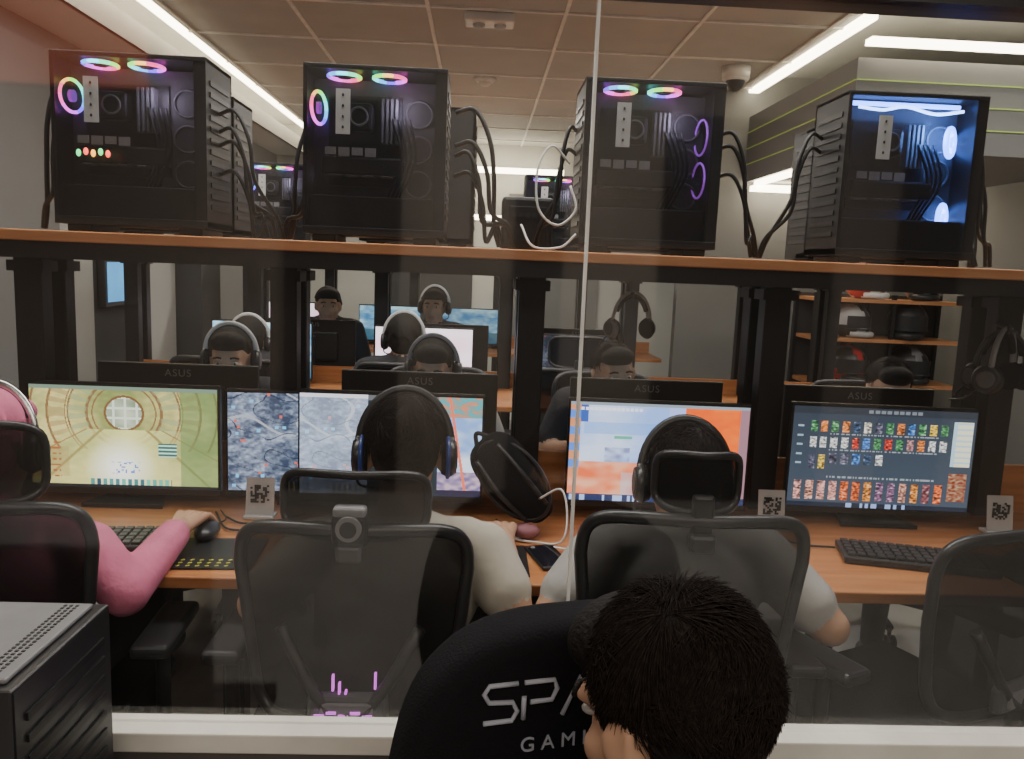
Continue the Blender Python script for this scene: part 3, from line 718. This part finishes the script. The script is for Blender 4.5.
b=MB(); b.box((.222,.62,.40),(.34,.30,.08),M_fabric,bev=.03)
for sx in (-.12,.12):
    for sy in (-.1,.1): b.cyl((.222+sx,.62+sy,0),(.222+sx*.8,.62+sy*.8,.37),.014,.014,M_metal,10)
b.done('low_stool')

# ---------------------------------------------------------------- foreground gaming chair
def gaming_chair(x,y,rz):
    b=MB()
    half=[(0,1.03),(.08,1.028),(.15,1.010),(.20,.97),(.228,.92),(.245,.85),(.255,.76),(.24,.66),(.22,.56),(.20,.48),(0,.47)]
    poly=half+[(-a,c) for a,c in half[-2:0:-1]]
    cc=catmull([(a,c,0) for a,c in poly]+[(0,1.03,0)],3)[:-1]
    b.prism([(p.x,p.y) for p in cc],.09,M_fabric,Matrix.Translation((0,-.12,0))@Matrix.Rotation(radians(90),4,'X'),bev=.025,smooth=True)
    b.box((0,-.07,.44),(.40,.12,.10),M_fabric,bev=.04,seg=4)
    b.cyl((0,-.10,.12),(0,-.10,.40),.028,.025,M_metal)
    for k in range(5):
        a=2*pi*k/5+.3; b.tube([(0,-.10,.13),(.2*cos(a),-.10+.08*sin(a),.08)],[.03,.018],M_black); b.cyl((.2*cos(a)-.02,-.10+.08*sin(a),.03),(.2*cos(a)+.02,-.10+.08*sin(a),.03),.03,.03,M_black)
    G={'S':[[(1,1),(.15,1),(0,.8),(.15,.55),(.85,.5),(1,.25),(.85,0),(0,0)]],'P':[[(0,0),(0,.62)],[(0,1),(.9,1),(1,.75),(.85,.45),(.2,.45)]],
       'A':[[(0,0),(.5,1),(1,0)]],'R':[[(0,0),(0,.62)],[(0,1),(.9,1),(1,.75),(.85,.5),(.2,.45),(1,0)]],'T':[[(0,1),(1,1)],[(.5,.8),(.5,0)]]}
    ox=-.145
    for ch in 'SPARTA':
        for st in G[ch]:
            b.tube([(ox+p[0]*.041,-.2115,.920+p[1]*.046) for p in st],.0032,M_txt,6)
        ox+=.049
    o=b.done('gaming_chair',(x,y,0),(0,0,rz))
    text('back_print','G A M I N G S',.026,(-.02,-.2125,.886),(radians(90),0,0),M_txt,o,.0008)
gaming_chair(.110,1.11,radians(14))

b=MB(); b.b2(-1.1,-.51,.86,1.10,.52,.955,M_black2,bev=.004); b.b2(-1.08,-.525,.875,1.085,.955,.962,M_grey,bev=.003)
for i in range(24):
    for j in range(3): b.box((-.55+j*.008-.008,.885+i*.0082,.9625),(.004,.004,.001),M_black)
for i in range(14): b.box((-.509,.98,.56+i*.027),(.004,.19,.010),M_black)
for i in range(3): b.box((-.75-.08*i,.93,.9625),(.02,.008,.002),M_lgrey)
b.b2(-1.0,-.9,.95,1.02,.962,.966,M_grey)
b.done('pc_tower')
b=MB(); b.b2(-1.2,-.42,.72,1.11,.48,.52,M_black,bev=.004)
for xx in (-1.16,-.46):
    for yy in (.76,1.07): b.b2(xx-.02,xx+.02,yy-.02,yy+.02,0,.48,M_metal)
b.done('side_table')

# ---------------------------------------------------------------- desk items
def keyboard(x,y,rz,w=.36,m=M_black2):
    b=MB(); b.box((0,0,.01),(w,.135,.018),m,bev=.004)
    for r in range(5):
        for c_ in range(15): b.box((-w/2+.02+c_*(w-.04)/14,-.05+r*.025,.022),((w-.04)/14*.82,.02,.009),M_black,bev=.0015,seg=1)
    b.done('keyboard',(x,y,.751),(0,0,rz))
for x,y,r in ((-.93,1.88,.1),(-.22,1.88,-.05),(.44,1.90,.05),(1.12,1.90,-.25)): keyboard(x,y,r)
for x in (-.95,-.2,.55,1.55): keyboard(x,2.9,0,.34)
def pad(x,y,rz,w=.2,d=.2):
    b=MB(); b.box((0,0,.002),(w,d,.003),M_black)
    for i in range(9):
        for j in range(3): b.box((-w/2+.015+i*(w-.03)/8,-d/2+.014+j*.018,.0042),(.009,.006,.001),M_yel,rot=(0,0,.5))
    b.done('mouse_pad',(x,y,.751),(0,0,rz))
pad(-.60,1.84,.05); pad(.06,1.84,0,.15); pad(.72,1.84,0,.18); pad(1.40,1.86,0,.2)
def mouse(x,y,rz,m=M_black2):
    b=MB(); b.ell((0,0,.014),(.03,.055,.022),m); b.box((0,.03,.034),(.006,.016,.006),M_grey,bev=.002); b.tube(catmull([(0,.05,.01),(.02,.12,.004),(-.01,.2,.004)],6),.002,M_black,5)
    b.done('computer_mouse',(x,y,.756),(0,0,rz))
mouse(-.66,1.95,.1); mouse(.075,1.93,0); mouse(.66,1.88,0); mouse(1.40,1.88,.2)
b=MB(); b.box((0,0,.005),(.075,.15,.009),M_black2,bev=.004); b.box((0,0,.0098),(.068,.14,.001),mat('phone_glass',(.01,.01,.015),.05)); b.ell((-.02,.055,.011),(.006,.006,.002),M_grey); b.done('smartphone',(.185,1.86,.751),(0,0,.25))
b=MB(); b.ell((0,0,.02),(.035,.03,.02),mat('mouse_pink',(.3,.12,.14),.6)); b.ell((0,.018,.033),(.006,.008,.004),M_grey); b.tube(catmull([(0,.03,.01),(.02,.08,.004),(0,.14,.004)],6),.002,M_black,5); b.done('computer_mouse',(.14,2.0,.753))
def stand(x,y):
    b=MB(); b.box((0,0,.005),(.08,.05,.01),M_lgrey,bev=.002); b.box((0,.0,.06),(.075,.004,.10),M_lgrey,rot=(-.15,0,0))
    for i in range(9):
        for j in range(9):
            if h2(i,j,x)>.45: b.box((-.022+i*.0055,-.0045-.0,.045+j*.0055),(.005,.003,.005),M_black,rot=(-.15,0,0))
    b.done('qr_code_stand',(x,y,.751))
stand(-.575,2.12); stand(.835,2.14) ; stand(1.50,2.15)
b=MB()
def bag(i,j):
    th=2*pi*i; ph=pi*j; e=.7
    sx=math.copysign(abs(sin(ph)*cos(th))**e,cos(th)); sz=math.copysign(abs(cos(ph))**.8,cos(ph)); sy=math.copysign(abs(sin(ph)*sin(th))**e,sin(th))
    return Vector((sx*.07*(1+.2*sz),sy*.045,sz*.135))
b.surf(bag,32,20,M_fabric); b.tube([Vector((.073*cos(2*pi*k/30),-.025,.12*sin(2*pi*k/30))) for k in range(30)],.006,M_black2,6,True)
b.tube(catmull([(-.04,-.04,.1),(-.045,-.065,.0),(-.04,-.04,-.1)],6),.006,M_black2); b.tube(catmull([(.03,-.04,.1),(.035,-.065,.0),(.03,-.04,-.1)],6),.006,M_black2)
b.tube(catmull([(-.02,0,.13),(0,0,.155),(.02,0,.13)],6),.006,M_black)
b.done('backpack',(.105,2.06,.895),(radians(-8),radians(-42),0))
cables('earphone_cable',[[(.17,2.0,.86),(.22,1.95,.90),(.235,1.92,.84),(.22,1.90,.78),(.16,1.96,.757),(.10,1.99,.757),(.12,2.05,.757)],[(-.02,1.98,.757),(.04,1.96,.757),(.10,1.97,.757),(.16,2.04,.757)],[(-.02,2.02,.757),(.06,2.01,.757),(.12,1.98,.757)],[(.20,1.93,.757),(.25,1.90,.757),(.24,1.84,.757),(.27,1.80,.757)]],.003,M_white)
cables('desk_cables',[[(-.66,2.1,.757),(-.6,2.05,.757),(-.52,2.08,.757),(-.46,2.15,.757)],[(-.7,2.14,.757),(-.62,2.0,.757),(-.5,2.03,.757)],[(.83,2.2,.757),(.8,2.1,.757),(.86,2.0,.757),(.95,1.98,.757)]],.003)

def hung(loc,rz,s=1.,m=M_black2,band=None):
    E=Euler((0,0,rz)).to_matrix(); o=headset(Vector((0,0,0)),E,m,None,'hanging_headset',band); o.location=loc; o.scale=(s,s,s); return o
hung((.455,2.42,1.285),radians(30),.75,M_grey,M_lgrey)
b=MB(); b.tube([(.455,2.42,1.423),(.455,2.42,1.395),(.455,2.38,1.375),(.455,2.38,1.39)],.004,M_metal); b.done('headset_hook')
hung((1.46,2.18,1.205),radians(40),.95,M_black2,M_grey); hung((1.50,2.24,1.20),radians(10),.9,M_black2,M_black2)
b=MB(); b.tube([(1.535,2.32,1.34),(1.50,2.18,1.325),(1.46,2.15,1.325),(1.46,2.15,1.345)],.006,M_metal); b.done('headset_hook')

b=MB()
for z in (.30,.70,1.02,1.30): b.b2(2.38,3.45,5.55,5.95,z,z+.025,M_wood2)
for x in (2.36,2.92,3.45): b.b2(x,x+.025,5.57,5.60,0,1.36,M_metal); b.b2(x,x+.025,5.92,5.95,0,1.36,M_metal)
b.b2(2.36,3.475,5.95,5.97,.1,1.35,M_walld)
b.done('shelving_unit')
def helmet(x,y,z,rz,m1,m2,s=1.):
    b=MB(); t=bmesh.new(); bmesh.ops.create_uvsphere(t,u_segments=32,v_segments=20,radius=1)
    for v in t.verts:
        v.co=Vector((v.co.x*.125,v.co.y*.15-(.02 if v.co.z<-.3 and v.co.y<0 else 0),max(v.co.z,-.82)*.135))
    i1=b.mi(m1);i2=b.mi(m2);i3=b.mi(M_black2)
    for f in t.faces:
        c=f.calc_center_median(); f.material_index=i2 if (abs(c.x)<.03 or (c.z<-.02 and abs(c.x)>.08)) else i1
        if c.y<-.06 and -.045<c.z<.045: f.material_index=i3
    me=bpy.data.meshes.new('t')
    for f in t.faces: f.smooth=True
    t.to_mesh(me); t.free(); b.bm.from_mesh(me)
    b.surf(lambda i,j:Vector((.128*sin(-1.2+2.4*i),-.155*cos(-1.2+2.4*i)-.004,-.045+.09*j)),16,4,M_black2)
    b.tube([Vector((.128*sin(-1.25+2.5*i/16),-.158*cos(-1.25+2.5*i/16),-.05)) for i in range(17)],.006,M_black)
    b.tube([Vector((.09*sin(-1.25+2.5*i/16),-.14*cos(-1.25+2.5*i/16)-.03,-.085)) for i in range(17)],.022,m1)
    b.box((0,.03,.135),(.03,.08,.015),m2,bev=.005)
    o=b.done('motorcycle_helmet',(x,y,z+.112*s),(0,0,rz)); o.scale=(s,s,s)
helmet(2.78,5.72,1.326,.4,M_white,M_red,1.); helmet(3.2,5.72,1.326,-.3,M_black2,M_grey)
helmet(2.68,5.72,1.046,.6,M_lgrey,M_black2); helmet(3.1,5.70,1.046,-.4,M_black2,M_black,1.1)
helmet(2.7,5.72,.726,.2,M_black2,M_red,1.05); helmet(3.15,5.72,.726,0,M_black2,M_grey,1.1)

# ---------------------------------------------------------------- lights, world, camera
def area(name,loc,sx,sy,power,col,rot=(0,0,0)):
    l=bpy.data.lights.new(name,'AREA'); l.shape='RECTANGLE'; l.size=sx; l.size_y=sy; l.energy=power; l.color=col
    o=bpy.data.objects.new(name,l); COL.objects.link(o); o.location=loc; o.rotation_euler=rot
area('ceiling_light_a',(0,2.0,2.80),3.0,.5,66,(1,.97,.92)); area('ceiling_light_b',(0,3.7,2.80),3.,.3,50,(1,.97,.92))
area('ceiling_light_c',(0,7.5,2.80),2.5,.2,55,(1,.97,.92)); area('ceiling_light_d',(2.9,3.6,2.80),.8,.8,18,(1,.97,.92))
area('lobby_haze_fill',(.3,-1.2,2.85),3.4,1,70,(1,.88,.76))  # added lamp behind the camera, lights the lobby for warm haze in the glass
w=bpy.data.worlds.new('w'); bpy.context.scene.world=w; w.use_nodes=True
w.node_tree.nodes['Background'].inputs[0].default_value=(.12,.115,.11,1); w.node_tree.nodes['Background'].inputs[1].default_value=.9
R=Matrix.Rotation(radians(-2.5),3,'Z')@Matrix.Rotation(radians(82),3,'X')@Matrix.Rotation(radians(2.3),3,'Z')
cd=bpy.data.cameras.new('camera'); c=bpy.data.objects.new('camera',cd); COL.objects.link(c); c.matrix_world=Matrix.Translation((0,0,1.45))@R.to_4x4()
cd.lens=800/1024*36; cd.clip_start=.02; bpy.context.scene.camera=c
